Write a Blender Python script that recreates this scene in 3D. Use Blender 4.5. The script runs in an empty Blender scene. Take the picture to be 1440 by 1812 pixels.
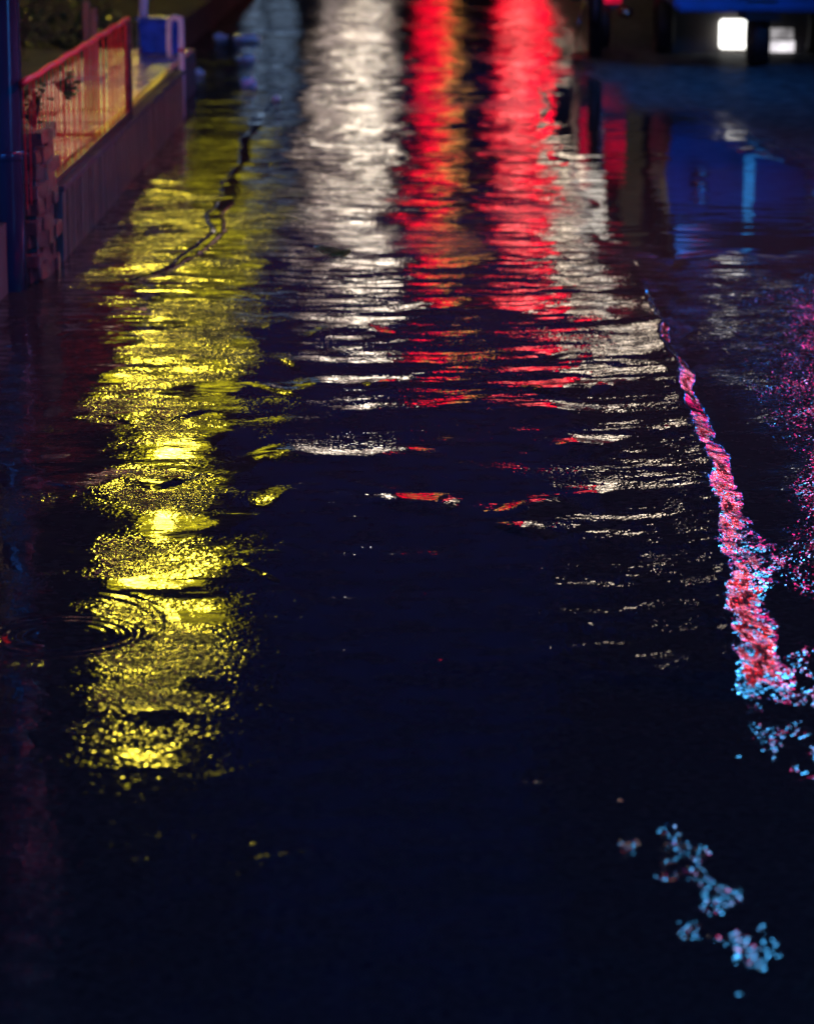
import bpy, bmesh, math, random
import numpy as np
from mathutils import Vector, Matrix

random.seed(11)
S = bpy.context.scene
C = S.collection

# ------------------------------------------------------------------ camera
F, CX, CY, H = 5300.0, 720.0, 906.0, 1.6          # focal length in photo pixels, photo centre, eye height
PITCH = math.radians(12.77)
YAW = math.atan(42.0 / F)
cam = bpy.data.cameras.new('camera')
cam.sensor_fit = 'VERTICAL'; cam.sensor_height = 36.0; cam.sensor_width = 28.6
cam.lens = F / 1812.0 * 36.0
cam.clip_end = 2000.0
cam.dof.use_dof = True; cam.dof.focus_distance = 7.6; cam.dof.aperture_fstop = 4.2
camo = bpy.data.objects.new('camera', cam); C.objects.link(camo)
camo.location = (0, 0, H)
camo.rotation_euler = (math.radians(90) - PITCH, 0, YAW)
S.camera = camo
Rm = camo.rotation_euler.to_matrix()

# ------------------------------------------------------------------ night sky, exposure
SUN_EL, SUN_ROT = math.radians(-2.5), math.radians(0)
SKY = 0.078
w = bpy.data.worlds.new('World'); S.world = w; w.use_nodes = True
nt = w.node_tree; nt.nodes.clear()
sky = nt.nodes.new('ShaderNodeTexSky'); sky.sky_type = 'NISHITA'; sky.sun_disc = False
sky.sun_elevation = SUN_EL; sky.sun_rotation = SUN_ROT
tint = nt.nodes.new('ShaderNodeMix'); tint.data_type = 'RGBA'; tint.blend_type = 'MULTIPLY'
tint.inputs[0].default_value = 1.0; tint.inputs[7].default_value = (0.03, 0.20, 2.2, 1)
bg = nt.nodes.new('ShaderNodeBackground'); bg.inputs[1].default_value = SKY
wo = nt.nodes.new('ShaderNodeOutputWorld')
nt.links.new(sky.outputs[0], tint.inputs[6]); nt.links.new(tint.outputs[2], bg.inputs[0]); nt.links.new(bg.outputs[0], wo.inputs[0])
S.view_settings.view_transform = 'Standard'; S.view_settings.look = 'None'
S.view_settings.exposure = 0.0; S.view_settings.gamma = 1.0; S.view_settings.use_curve_mapping = False
S.cycles.use_denoising = True
S.cycles.sample_clamp_indirect = 0; S.cycles.sample_clamp_direct = 0
S.cycles.max_bounces = 6; S.cycles.caustics_reflective = True; S.cycles.blur_glossy = 0.0

# ------------------------------------------------------------------ helpers
def ray(px, py):
    return Rm @ Vector(((px - CX) / F, (CY - py) / F, -1.0))
def G(px, py, z=0.0):
    """where the line of sight of a photo point meets the level z"""
    d = ray(px, py); t = (z - H) / d.z
    return (d.x * t, d.y * t)
def P(px, py, Y):
    """the point on the line of sight at distance Y"""
    d = ray(px, py); t = Y / d.y
    return (d.x * t, H + d.z * t)
def V(px, py, Y):
    """x, z of what is mirrored at a photo point by level water, standing at distance Y"""
    x, z = P(px, py, Y); return (x, -z)

def link(o, parent=None):
    C.objects.link(o)
    if parent: o.parent = parent
    return o
def mesh_obj(name, bm, mat, parent=None, smooth=False):
    me = bpy.data.meshes.new(name); bm.to_mesh(me); bm.free()
    if smooth:
        for p in me.polygons: p.use_smooth = True
    if mat: me.materials.append(mat)
    return link(bpy.data.objects.new(name, me), parent)
def tag(o, label=None, cat=None, group=None, kind=None):
    if label: o['label'] = label
    if cat: o['category'] = cat
    if group: o['group'] = group
    if kind: o['kind'] = kind
    return o
def empty(name, loc, label, cat, group=None, rz=0):
    o = bpy.data.objects.new(name, None); C.objects.link(o); o.location = loc; o.rotation_euler = (0, 0, rz)
    return tag(o, label, cat, group)
def box(bm, x0, x1, y0, y1, z0, z1, bev=0.0):
    r = bmesh.ops.create_cube(bm, size=1.0)
    for v in r['verts']:
        v.co = Vector(((x0 + x1) / 2 + v.co.x * (x1 - x0), (y0 + y1) / 2 + v.co.y * (y1 - y0), (z0 + z1) / 2 + v.co.z * (z1 - z0)))
    if bev:
        es = list({e for v in r['verts'] for e in v.link_edges})
        bmesh.ops.bevel(bm, geom=es, offset=bev, segments=2, affect='EDGES', profile=0.5)
    return r
def tube(bm, pts, rad, seg=10, cap=True):
    """a tube through points; rad is a number or one per point"""
    pts = [Vector(p) for p in pts]; n = len(pts)
    if not hasattr(rad, '__len__'): rad = [rad] * n
    rings = []; up = None
    for i, p in enumerate(pts):
        t = (pts[min(i + 1, n - 1)] - pts[max(i - 1, 0)]).normalized()
        if up is None: up = t.orthogonal().normalized()
        up = (up - t * up.dot(t)).normalized(); s = t.cross(up)
        rings.append([bm.verts.new(p + (up * math.cos(2 * math.pi * k / seg) + s * math.sin(2 * math.pi * k / seg)) * rad[i]) for k in range(seg)])
    for a, b in zip(rings, rings[1:]):
        for k in range(seg): bm.faces.new((a[k], a[(k + 1) % seg], b[(k + 1) % seg], b[k]))
    if cap:
        bm.faces.new(rings[0][::-1]); bm.faces.new(rings[-1])
def prism(bm, prof, y0, y1):
    """outline in x,z pushed from y0 to y1"""
    a = [bm.verts.new((x, y0, z)) for x, z in prof]; b = [bm.verts.new((x, y1, z)) for x, z in prof]
    n = len(prof)
    bm.faces.new(a); bm.faces.new(b[::-1])
    for i in range(n): bm.faces.new((a[i], b[i], b[(i + 1) % n], a[(i + 1) % n]))
    bmesh.ops.recalc_face_normals(bm, faces=bm.faces[:])
def part_box(name, parent, mat, *a, bev=0.0):
    bm = bmesh.new(); box(bm, *a, bev=bev); return mesh_obj(name, bm, mat, parent)
def part_tube(name, parent, mat, pts, rad, seg=10):
    bm = bmesh.new(); tube(bm, pts, rad, seg); return mesh_obj(name, bm, mat, parent, True)

# ------------------------------------------------------------------ materials
def mat_new(name):
    m = bpy.data.materials.new(name); m.use_nodes = True
    t = m.node_tree; b = t.nodes['Principled BSDF']; return m, t, b
def paint(name, col, rough=0.4, metal=0.0, vary=0.25, scale=6.0, bump=0.0, bscale=60.0, coat=0.0, stretch=(1, 1, 1)):
    """a surface whose colour and gloss wander a little: grime, wear, wet patches"""
    m, t, b = mat_new(name)
    tc = t.nodes.new('ShaderNodeTexCoord'); mp = t.nodes.new('ShaderNodeMapping'); mp.inputs['Scale'].default_value = stretch
    t.links.new(tc.outputs['Object'], mp.inputs[0])
    n = t.nodes.new('ShaderNodeTexNoise'); n.inputs['Scale'].default_value = scale; n.inputs['Detail'].default_value = 6
    t.links.new(mp.outputs[0], n.inputs[0])
    r = t.nodes.new('ShaderNodeValToRGB')
    r.color_ramp.elements[0].position = 0.3; r.color_ramp.elements[1].position = 0.7
    r.color_ramp.elements[0].color = tuple(c * (1 - vary) for c in col) + (1,)
    r.color_ramp.elements[1].color = tuple(min(1, c * (1 + vary)) for c in col) + (1,)
    t.links.new(n.outputs[0], r.inputs[0]); t.links.new(r.outputs[0], b.inputs['Base Color'])
    mr = t.nodes.new('ShaderNodeMapRange'); mr.inputs[1].default_value = 0.3; mr.inputs[2].default_value = 0.7
    mr.inputs[3].default_value = rough * 0.7; mr.inputs[4].default_value = min(1, rough * 1.3)
    t.links.new(n.outputs[0], mr.inputs[0]); t.links.new(mr.outputs[0], b.inputs['Roughness'])
    b.inputs['Metallic'].default_value = metal; b.inputs['Coat Weight'].default_value = coat; b.inputs['Coat Roughness'].default_value = 0.08
    if bump:
        n2 = t.nodes.new('ShaderNodeTexNoise'); n2.inputs['Scale'].default_value = bscale; n2.inputs['Detail'].default_value = 4
        t.links.new(mp.outputs[0], n2.inputs[0])
        bp = t.nodes.new('ShaderNodeBump'); bp.inputs['Distance'].default_value = bump; bp.inputs['Strength'].default_value = 1
        t.links.new(n2.outputs[0], bp.inputs['Height']); t.links.new(bp.outputs[0], b.inputs['Normal'])
    return m
def lit(name, col, power, uneven=0.35, scale=1.5):
    """a lit sign face or lit window: tubes behind the panel make it uneven"""
    m, t, b = mat_new(name); t.nodes.remove(b)
    tc = t.nodes.new('ShaderNodeTexCoord')
    n = t.nodes.new('ShaderNodeTexNoise'); n.inputs['Scale'].default_value = scale; n.inputs['Detail'].default_value = 2
    t.links.new(tc.outputs['Object'], n.inputs[0])
    mr = t.nodes.new('ShaderNodeMapRange'); mr.inputs[1].default_value = 0.3; mr.inputs[2].default_value = 0.7
    mr.inputs[3].default_value = power * (1 - uneven); mr.inputs[4].default_value = power * (1 + uneven)
    e = t.nodes.new('ShaderNodeEmission'); e.inputs[0].default_value = tuple(col) + (1,)
    t.links.new(n.outputs[0], mr.inputs[0]); t.links.new(mr.outputs[0], e.inputs[1])
    t.links.new(e.outputs[0], t.nodes['Material Output'].inputs[0])
    return m

M = dict(
    soil=paint('damp soil', (0.012, 0.012, 0.009), 0.98, bump=0.02, bscale=25),
    railred=paint('red railing paint', (0.70, 0.02, 0.03), 0.55, vary=0.25, scale=14),
    wall=paint('dark plaster', (0.10, 0.09, 0.085), 0.7, bump=0.004, bscale=30),
    concrete=paint('wet concrete', (0.05, 0.068, 0.058), 0.38, vary=0.4, bump=0.003, bscale=45, stretch=(1, 1, 0.35), scale=14),
    yellow=paint('worn yellow paint', (0.62, 0.48, 0.02), 0.35, vary=0.35, scale=18, bump=0.001),
    redpaint=paint('red gloss paint', (0.62, 0.02, 0.03), 0.25, vary=0.25, scale=14, coat=0.5),
    steel=paint('dark railing steel', (0.10, 0.045, 0.04), 0.35, metal=0.3, vary=0.4, scale=30),
    pole=paint('painted pole steel', (0.03, 0.04, 0.075), 0.15, metal=0.0, vary=0.35, scale=9, bump=0.0015, bscale=14, stretch=(1, 1, 0.25)),
    brick=paint('wet dark brick', (0.14, 0.075, 0.07), 0.22, vary=0.4, scale=25, bump=0.006, bscale=70),
    mortar=paint('dark mortar', (0.05, 0.045, 0.045), 0.7),
    blue=paint('blue plastic', (0.02, 0.10, 0.55), 0.3, vary=0.35, scale=12, bump=0.002, bscale=20),
    bluepaint=paint('blue body paint', (0.008, 0.12, 0.40), 0.5, vary=0.2),
    white=paint('white paint', (0.78, 0.78, 0.78), 0.35, vary=0.12, scale=20),
    rubber=paint('tyre rubber', (0.02, 0.02, 0.02), 0.6),
    black=paint('black plastic', (0.02, 0.02, 0.022), 0.35),
    chrome=paint('chrome', (0.6, 0.6, 0.6), 0.12, metal=1.0, vary=0.1),
    wood=paint('weathered board', (0.30, 0.15, 0.08), 0.5, vary=0.45, scale=8, stretch=(4, 4, 0.6)),
    leaf=paint('green leaf', (0.05, 0.11, 0.03), 0.3, vary=0.5, scale=8),
    deadleaf=paint('brown wet leaf', (0.20, 0.06, 0.015), 0.25, vary=0.4, scale=30),
    stem=paint('bark', (0.06, 0.045, 0.03), 0.7),
    bag=paint('white plastic bag', (0.75, 0.78, 0.80), 0.2, vary=0.1),
    tar=paint('roof felt', (0.05, 0.05, 0.055), 0.7),
    glassdark=paint('dark window', (0.02, 0.025, 0.03), 0.08),
    tile_red=paint('red paving tile', (0.42, 0.05, 0.03), 0.13, vary=0.35, scale=10, bump=0.002, bscale=60),
    tile_buff=paint('buff paving tile', (0.50, 0.36, 0.22), 0.13, vary=0.3, scale=10, bump=0.002, bscale=60),
    tile_grey=paint('grey paving tile', (0.30, 0.30, 0.31), 0.2, vary=0.3, scale=10, bump=0.002, bscale=60),
)

# ------------------------------------------------------------------ noise for the road's relief
def _hash(ix, iy, s):
    n = (ix.astype(np.int64) * 374761393 + iy.astype(np.int64) * 668265263 + s * 1442695041) & 0x7fffffff
    n = ((n ^ (n >> 13)) * 1274126177) & 0x7fffffff
    return ((n ^ (n >> 16)) & 0xffff) / 65535.0
def noise2(x, y, s=0):
    ix, iy = np.floor(x), np.floor(y); fx, fy = x - ix, y - iy
    def g(a, b):
        h = _hash(ix + a, iy + b, s) * 2 * np.pi
        return np.cos(h) * (fx - a) + np.sin(h) * (fy - b)
    u, v = fx * fx * fx * (fx * (fx * 6 - 15) + 10), fy * fy * fy * (fy * (fy * 6 - 15) + 10)
    return ((g(0, 0) * (1 - u) + g(1, 0) * u) * (1 - v) + (g(0, 1) * (1 - u) + g(1, 1) * u) * v) * 1.4
def fbm(x, y, s=0, oct=4):
    r, a = 0, 1.0
    for k in range(oct):
        r = r + a * noise2(x * 2 ** k + 17.3 * k, y * 2 ** k - 9.1 * k, s + k); a *= 0.5
    return r
def sstep(a, b, v):
    t = np.clip((v - a) / (b - a), 0, 1); return t * t * (3 - 2 * t)
def seg_dist(x, y, pts):
    """distance to a polyline, and signed side (+ = right of it)"""
    d = np.full(x.shape, 1e9); side = np.zeros(x.shape); par = np.zeros(x.shape); L = 0.0
    for (ax, ay), (bx, by) in zip(pts, pts[1:]):
        ex, ey = bx - ax, by - ay; l2 = ex * ex + ey * ey; l = math.sqrt(l2)
        t = np.clip(((x - ax) * ex + (y - ay) * ey) / l2, 0, 1)
        q = np.hypot(x - ax - t * ex, y - ay - t * ey)
        m = q < d
        d = np.where(m, q, d); side = np.where(m, np.sign((x - ax) * ey - (y - ay) * ex), side); par = np.where(m, L + t * l, par)
        L += l
    return d, side, par, L
def inside(x, y, poly):
    r = np.zeros(x.shape, bool); n = len(poly)
    for i in range(n):
        (x0, y0), (x1, y1) = poly[i], poly[(i + 1) % n]
        if y0 == y1: continue
        c = ((y0 > y) != (y1 > y)) & (x < (x1 - x0) * (y - y0) / (y1 - y0) + x0)
        r ^= c
    return r
def sdf(x, y, poly):
    d = seg_dist(x, y, poly + [poly[0]])[0]
    return np.where(inside(x, y, poly), -d, d)
def GP(*pts, z=0.0): return [G(a, b, z) for a, b in pts]

# ------------------------------------------------------------------ the road: one sheet, fine where it is near
def axis(spans):
    out = [spans[0][0]]
    for a, b, step in spans:
        n = max(1, int(round((b - a) / step))); out += list(np.linspace(a, b, n + 1)[1:])
    return np.array(out)
XS = axis([(-300, -40, 65), (-40, -8, 4), (-8, -4, 0.4), (-4, -2.2, 0.05), (-2.2, -1.1, 0.014), (-1.1, 1.1, 0.007), (1.1, 2.2, 0.012), (2.2, 4.2, 0.03), (4.2, 8, 0.4), (8, 40, 4), (40, 300, 65)])
_y, yy = 3.2, [3.2]
while _y < 31.0:
    _y += max(0.0065, 0.000245 * _y * _y); yy.append(_y)
YS = np.concatenate([np.array([-200, -60, -20, -6, -2, 0, 1.5, 2.6]), np.array(yy), axis([(yy[-1] + 0.4, 60, 0.8), (60, 120, 10), (120, 900, 130)])])
X, Y = np.meshgrid(XS, YS)
fine = ((Y > 3) & (Y < 33) & (np.abs(X) < 4.5)).astype(float)

# long swells of the worn surface
z = (0.006 * fbm(X * 0.9, Y * 0.55, 3, 3) + 0.0022 * fbm(X * 3.1, Y * 2.4, 9, 3)) * (0.3 + 0.7 * sstep(5.5, 8.5, Y))
# rough left margin, beside the wall
left_edge = -0.50 - 0.05 * (Y - 7) * 0.3 + 0.16 * fbm(X * 0.7 + 3, Y * 0.9, 21, 3)
left = 1 - sstep(-0.10, 0.12, X - left_edge)
z += 0.004 * left
# kerb lip running along the right
lip = GP((1130, 480), (1150, 540), (1178, 600), (1205, 680), (1228, 760), (1258, 830), (1266, 900), (1278, 980), (1288, 1060), (1298, 1130), (1304, 1190), (1304, 1250))
d, side, par, L = seg_dist(X, Y, lip[::-1])
sgn = d * -side * -1.0
wob = 0.018 * fbm(X * 6, Y * 3.2, 40, 3)
sgn = sgn + wob
t_in = np.clip(par / L, 0, 1)
lipw = (0.008 + 0.060 * sstep(0.85, 0.10, t_in)) * (1 + 0.35 * fbm(X * 2.0, Y * 2.2, 47, 2))
lip_on = sstep(1.0, 0.72, t_in) * fine * sstep(0.005, 0.035, t_in)
gut = sstep(-0.4, 1.6, sgn / lipw)                       # 0 on the road side, 1 in the gutter
lipmask = np.exp(-((sgn / lipw - 0.55) / 0.85) ** 2) * lip_on * sstep(5.42, 5.56, Y)
lipmask *= 1 - 0.85 * sstep(0.25, 0.6, t_in) * sstep(0.15, -0.25, fbm(X * 9, Y * 4, 46, 3))
z += lip_on * (0.024 * (1 - gut) * np.exp(-np.clip(-sgn, 0, 9) / 0.22))
z += lipmask * 0.0065 * fbm(X * 15, Y * 11, 44, 3)
right = sstep(0.0, 0.05, sgn) * sstep(11.8, 10.5, Y)
far_right = sstep(0.07, 0.24, sgn + 0.10 * fbm(X * 2, Y * 1.2, 60, 3)) * sstep(11.6, 10.4, Y) * sstep(5.4, 6.6, Y)
z += far_right * (0.006 + 0.003 * fbm(X * 7, Y * 5, 61, 2))
# still puddle on the right
pud = GP((985, 150), (1095, 140), (1205, 138), (1200, 166), (1235, 200), (1262, 226), (1310, 258), (1380, 288), (1470, 305), (1500, 430), (1380, 455), (1290, 440), (1190, 470), (1110, 440), (1060, 390), (1040, 330), (1020, 280), (985, 290), (960, 240))
ds = sdf(X, Y, pud) + 0.10 * fbm(X * 1.3, Y * 0.9, 70, 3)
pudm = sstep(0.10, -0.15, ds)
z -= 0.012 * pudm
# raised patch of paving on the far right
isl = GP((1202, 150), (1238, 192), (1266, 222), (1312, 254), (1380, 282), (1500, 305), (1640, 300), (1640, 104), (1440, 106), (1330, 112), (1270, 124), (1222, 138))
di = sdf(X, Y, isl) + 0.05 * fbm(X * 3, Y * 1.4, 71, 3)
islm = sstep(0.05, -0.45, di)
z += 0.014 * islm + 0.002 * islm * fbm(X * 5, Y * 4, 72, 3)
# broken edge of the old slab on the left
crack = GP((500, 170), (468, 200), (450, 222), (436, 246), (432, 276), (416, 306), (402, 346), (384, 384), (382, 412), (345, 446), (300, 476), (240, 498))
dc, sc, _, _ = seg_dist(X, Y, crack)
jag = 0.024 * fbm(X * 3.5, Y * 1.6, 80, 5)
sd = dc * sc + jag
cw = 0.014 + 0.020 * sstep(-0.3, 0.6, noise2(X * 2, Y * 1.2, 82))
crackm = sstep(1.6, 0.7, np.abs(sd) / cw) * sstep(9.0, 9.6, Y) * sstep(22, 19, Y)
z += 0.0025 * sstep(0.08, -0.14, sd) * np.exp(-dc / 0.25) * sstep(9.0, 9.8, Y)
z -= (0.001 + 0.0045 * sstep(15.5, 11, Y)) * crackm
# joint across the far road
dj, _, _, _ = seg_dist(X, Y, GP((330, 44), (440, 54), (520, 61), (620, 67), (720, 72)))
z -= 0.02 * np.exp(-(dj / 0.16) ** 2)
# thin seam across the near road
seam = GP((560, 1150), (650, 1160), (760, 1172), (880, 1172), (985, 1180), (1090, 1198), (1200, 1216), (1300, 1232), (1400, 1248))
dm, _, _, _ = seg_dist(X, Y, seam)
z += 0.0018 * np.exp(-((dm + 0.004 * fbm(X * 9, Y * 9, 83, 2)) / 0.011) ** 2) * (0.4 + 0.8 * sstep(-0.2, 0.5, noise2(X * 5, Y * 1.0, 84)))
for pts, hh in ((((380, 1372), (470, 1352), (570, 1326)), 0.0005), (((810, 1426), (840, 1440)), 0.0012), (((880, 1392), (960, 1386)), 0.0012), (((985, 1164), (1040, 1186)), 0.0016), (((440, 1000), (500, 1028)), 0.0014), (((450, 1520), (560, 1505)), 0.0010)):
    dm2, _, p2, L2 = seg_dist(X, Y, GP(*pts))
    z += hh * np.exp(-(dm2 / 0.010) ** 2)
# standing water fills whatever lies lower than its level
film = sstep(0.004, -0.004, z - 0.0008)
level = np.where(islm + lip_on * (1 - gut) * 0 > 0.3, -1, -0.0045)
wet = sstep(0.0015, -0.0015, z - level)
z = np.where(fine > 0, np.maximum(z, level), 0.0)
# rills running across the street: long low crests
def rill(pts, h, s, ragged=0.3):
    global z
    dd, ss, pp, LL = seg_dist(X, Y, GP(*pts))
    env = sstep(0, 0.12, pp / LL) * sstep(1.0, 0.85, pp / LL)
    dd = dd * ss + 0.02 * fbm(X * 5, Y * 2, int(abs(pts[0][1])), 2)
    z = z + h * np.exp(-(dd / s) ** 2) * env * (1 - ragged + ragged * 2 * sstep(-0.4, 0.5, noise2(X * 7, Y * 3, 90)))
rill([(440, 752), (560, 742), (700, 728), (850, 716), (960, 728), (1110, 756)], 0.0066, 0.105)
rill([(440, 800), (560, 808), (640, 812), (700, 806), (760, 790)], 0.0064, 0.090)
rill([(440, 892), (600, 880), (760, 895), (900, 905), (1000, 884), (1120, 890)], 0.0058, 0.105, 0.6)
rill([(930, 572), (1000, 562), (1070, 566), (1100, 580)], 0.0060, 0.12)
rill([(500, 648), (620, 642), (760, 650)], 0.0058, 0.11)
rill([(700, 546), (800, 552), (960, 560)], 0.0050, 0.12)
rill([(180, 742), (260, 732), (340, 742)], 0.0050, 0.10)
rill([(120, 870), (220, 852), (320, 862)], 0.0055, 0.09)
rill([(470, 588), (600, 582), (720, 596)], 0.0055, 0.12, 0.6)
rill([(480, 694), (580, 682), (690, 686)], 0.0055, 0.10, 0.6)
rill([(950, 700), (1040, 690), (1110, 698)], 0.0055, 0.10, 0.6)
rill([(940, 800), (1020, 792), (1090, 800)], 0.0055, 0.09, 0.6)
rill([(860, 640), (920, 632), (980, 640)], 0.0050, 0.09, 0.5)
rill([(900, 945), (960, 935), (1020, 948)], 0.0052, 0.08, 0.7)
# rings: a drop in the left puddle, ripples round the pole's foot
def rings(px, py, r0, lam, amp, sig, inner=0.4):
    global z
    gx, gy = G(px, py); r = np.hypot(X - gx, (Y - gy))
    z = z + amp * np.cos((r - r0) * 2 * np.pi / lam) * (np.exp(-((r - r0) / sig) ** 2) + inner * np.exp(-(r / (r0 * 0.8)) ** 2) * 0.5)
rings(112, 1128, 0.140, 0.030, 0.0013, 0.040)
rings(60, 1105, 0.26, 0.045, 0.0006, 0.04, 0)
rings(28, 592, 0.10, 0.05, 0.0010, 0.16, 0.6)

grain = np.clip(0.15 + 0.95 * left * (1 - 0.75 * wet) * (0.12 + 0.88 * sstep(-0.30, 0.40, fbm(X * 1.6, Y * 2.0, 100, 4))) * (1 - 0.35 * sstep(10.5, 12, Y)) * (1 - 0.85 * sstep(13.4, 14.6, Y)) * sstep(4.95, 5.5, Y) * (1 - 0.85 * sstep(-0.80, -1.05, X + 0.1 * fbm(X * 2, Y, 130, 2)) * sstep(11, 9.8, Y)), 0, 1)
grain = np.maximum(grain, 0.24 * sstep(-0.3, 0.6, fbm(X * 1.6, Y * 1.2, 101, 4)) * sstep(11.5, 10, Y) * (0.15 + 0.85 * sstep(4.7, 5.6, Y)))
far_wet = sstep(8.5, 12.0, Y) * (1 - left) * (1 - pudm)
grain = np.maximum(grain, 0.24 * far_wet * (0.4 + 0.6 * sstep(-0.4, 0.4, fbm(X * 3, Y * 1.5, 141, 3))))
farleft = sstep(13.2, 14.8, Y) * sstep(-0.45, -0.75, X) * sstep(-1.9, -1.5, X)
grain = np.maximum(grain, 0.20 * farleft * sstep(14.4, 15.5, Y) * sstep(-0.5, 0.3, fbm(X * 2.5, Y * 0.9, 140, 3)))
lipwide = np.exp(-((sgn / lipw + 1.6) / 1.5) ** 2) * lip_on * sstep(5.42, 5.7, Y) * sstep(0.6, 0.3, t_in)
grain = np.maximum(grain, 0.55 * lipwide * sstep(-0.1, 0.4, fbm(X * 14, Y * 8, 48, 3)))
grain = np.maximum(grain, 0.95 * lipmask)
grain = np.maximum(grain, 0.9 * far_right * sstep(1.9, 1.6, X))
bl = np.array(G(1208, 1562)); pdx, pdy = X - bl[0] + 0.16 * (Y - bl[1]), Y - bl[1]
patch = np.exp(-((pdx / 0.075) ** 2 + (pdy / 0.42) ** 2)) * sstep(-0.45, 0.25, fbm(X * 9, Y * 3.5, 110, 3))
grain = np.maximum(grain, 0.95 * sstep(0.14, 0.36, patch) * sstep(-0.3, 0.15, fbm(X * 22, Y * 9, 112, 3)))
bl = np.array(G(1425, 1250)); patch2 = np.exp(-(((X - bl[0]) / 0.12) ** 2 + ((Y - bl[1]) / 0.45) ** 2)) * sstep(-0.3, 0.3, fbm(X * 7, Y * 3, 111, 3))
grain = np.maximum(grain, 0.80 * sstep(0.15, 0.4, patch2 * sstep(-0.3, 0.2, fbm(X * 16, Y * 7, 113, 3))))
damp = sstep(0.05, 0.55, fbm(X * 1.9, Y * 0.8, 160, 4)) * sstep(9.5, 13, Y) * (1 - pudm)
dry = np.clip(islm + 0.35 * damp * sstep(-0.55, -0.35, X) + sstep(17.0, 18.5, Y) * sstep(0.95, 1.3, X), 0, 1)
grain = np.maximum(grain, 0.6 * dry)
gx_, gy_ = G(112, 1128)
grain = grain * (1 - 0.9 * np.exp(-(np.hypot(X - gx_, Y - gy_) / 0.19) ** 4))
grain = grain * (1 - 0.97 * pudm * (1 - islm)) * (1 - 0.9 * crackm)
wave = (0.45 + 0.55 * sstep(6.0, 9.0, Y) + 0.35 * sstep(10.5, 14, Y)) * (1 - 0.80 * pudm) * (1 - 0.8 * crackm) * (1 - 0.75 * sstep(-0.75, -0.95, X) * sstep(13.5, 14.8, Y)) * (0.45 + 0.9 * sstep(-0.5, 0.5, fbm(X * 0.8, Y * 0.7, 120, 2)))
wave = wave * (1 - 0.8 * right * (1 - far_right) * sstep(12, 10, Y))

still = np.zeros(X.shape)
c0, c1 = np.searchsorted(XS, (-1.7, 0.1)); r0, r1 = np.searchsorted(YS, (4.0, 13.0))
Xw, Yw = X[r0:r1, c0:c1], Y[r0:r1, c0:c1]; stw = np.zeros(Xw.shape); nzw = 0.8 * fbm(Xw * 4.5, Yw * 3.4, 151, 4)
for (ax, ay, rx_, ry_) in ((310, 652, 150, 17), (170, 600, 80, 50), (190, 652, 70, 30), (296, 925, 40, 50), (300, 866, 48, 14), (255, 738, 60, 14),  (300, 815, 130, 15), (330, 1032, 130, 10), (200, 770, 90, 20), (400, 780, 70, 30), (405, 730, 85, 85), (150, 600, 120, 36), (375, 440, 60, 20), (120, 960, 95, 85), (400, 900, 70, 40), (250, 800, 90, 22), (340, 525, 130, 12),
                           (300, 1052, 120, 10), (345, 1092, 62, 14), (105, 1135, 60, 36), (140, 690, 70, 40), (200, 505, 100, 14), (250, 800, 100, 16), (370, 1215, 60, 16), (480, 610, 60, 40), (110, 810, 90, 60), (480, 470, 40, 16), (300, 575, 70, 12), (440, 830, 60, 60), (60, 1250, 130, 60), (280, 1270, 60, 14), (170, 1040, 120, 14)):
    (gx0, gy0), (gx1, _), (_, gy1) = G(ax, ay), G(ax + rx_, ay), G(ax, ay - ry_)
    q_ = np.hypot((Xw - gx0) / (gx1 - gx0), (Yw - gy0) / (gy1 - gy0)) + nzw
    stw = np.maximum(stw, sstep(1.25, 0.75, q_))
still[r0:r1, c0:c1] = stw
grain *= 1 - 0.80 * still; wave *= 1 - 0.15 * still
nr, ncol = X.shape
me = bpy.data.meshes.new('road')
co = np.stack([X, Y, z], -1).reshape(-1, 3).astype(np.float32)
idx = np.arange(nr * ncol).reshape(nr, ncol)
q = np.stack([idx[:-1, :-1], idx[:-1, 1:], idx[1:, 1:], idx[1:, :-1]], -1).reshape(-1, 4).astype(np.int32)
me.vertices.add(len(co)); me.vertices.foreach_set('co', co.ravel())
me.loops.add(q.size); me.loops.foreach_set('vertex_index', q.ravel())
me.polygons.add(len(q)); me.polygons.foreach_set('loop_start', np.arange(0, q.size, 4, dtype=np.int32)); me.polygons.foreach_set('loop_total', np.full(len(q), 4, dtype=np.int32))
me.polygons.foreach_set('use_smooth', np.ones(len(q), dtype=bool))
me.update(calc_edges=True)
for nm, arr in (('grain', grain), ('wave', wave), ('dry', dry), ('stand', np.clip(wet + pudm * (1 - islm), 0, 1))):
    a = me.attributes.new(nm, 'FLOAT', 'POINT'); a.data.foreach_set('value', arr.astype(np.float32).ravel())

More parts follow.
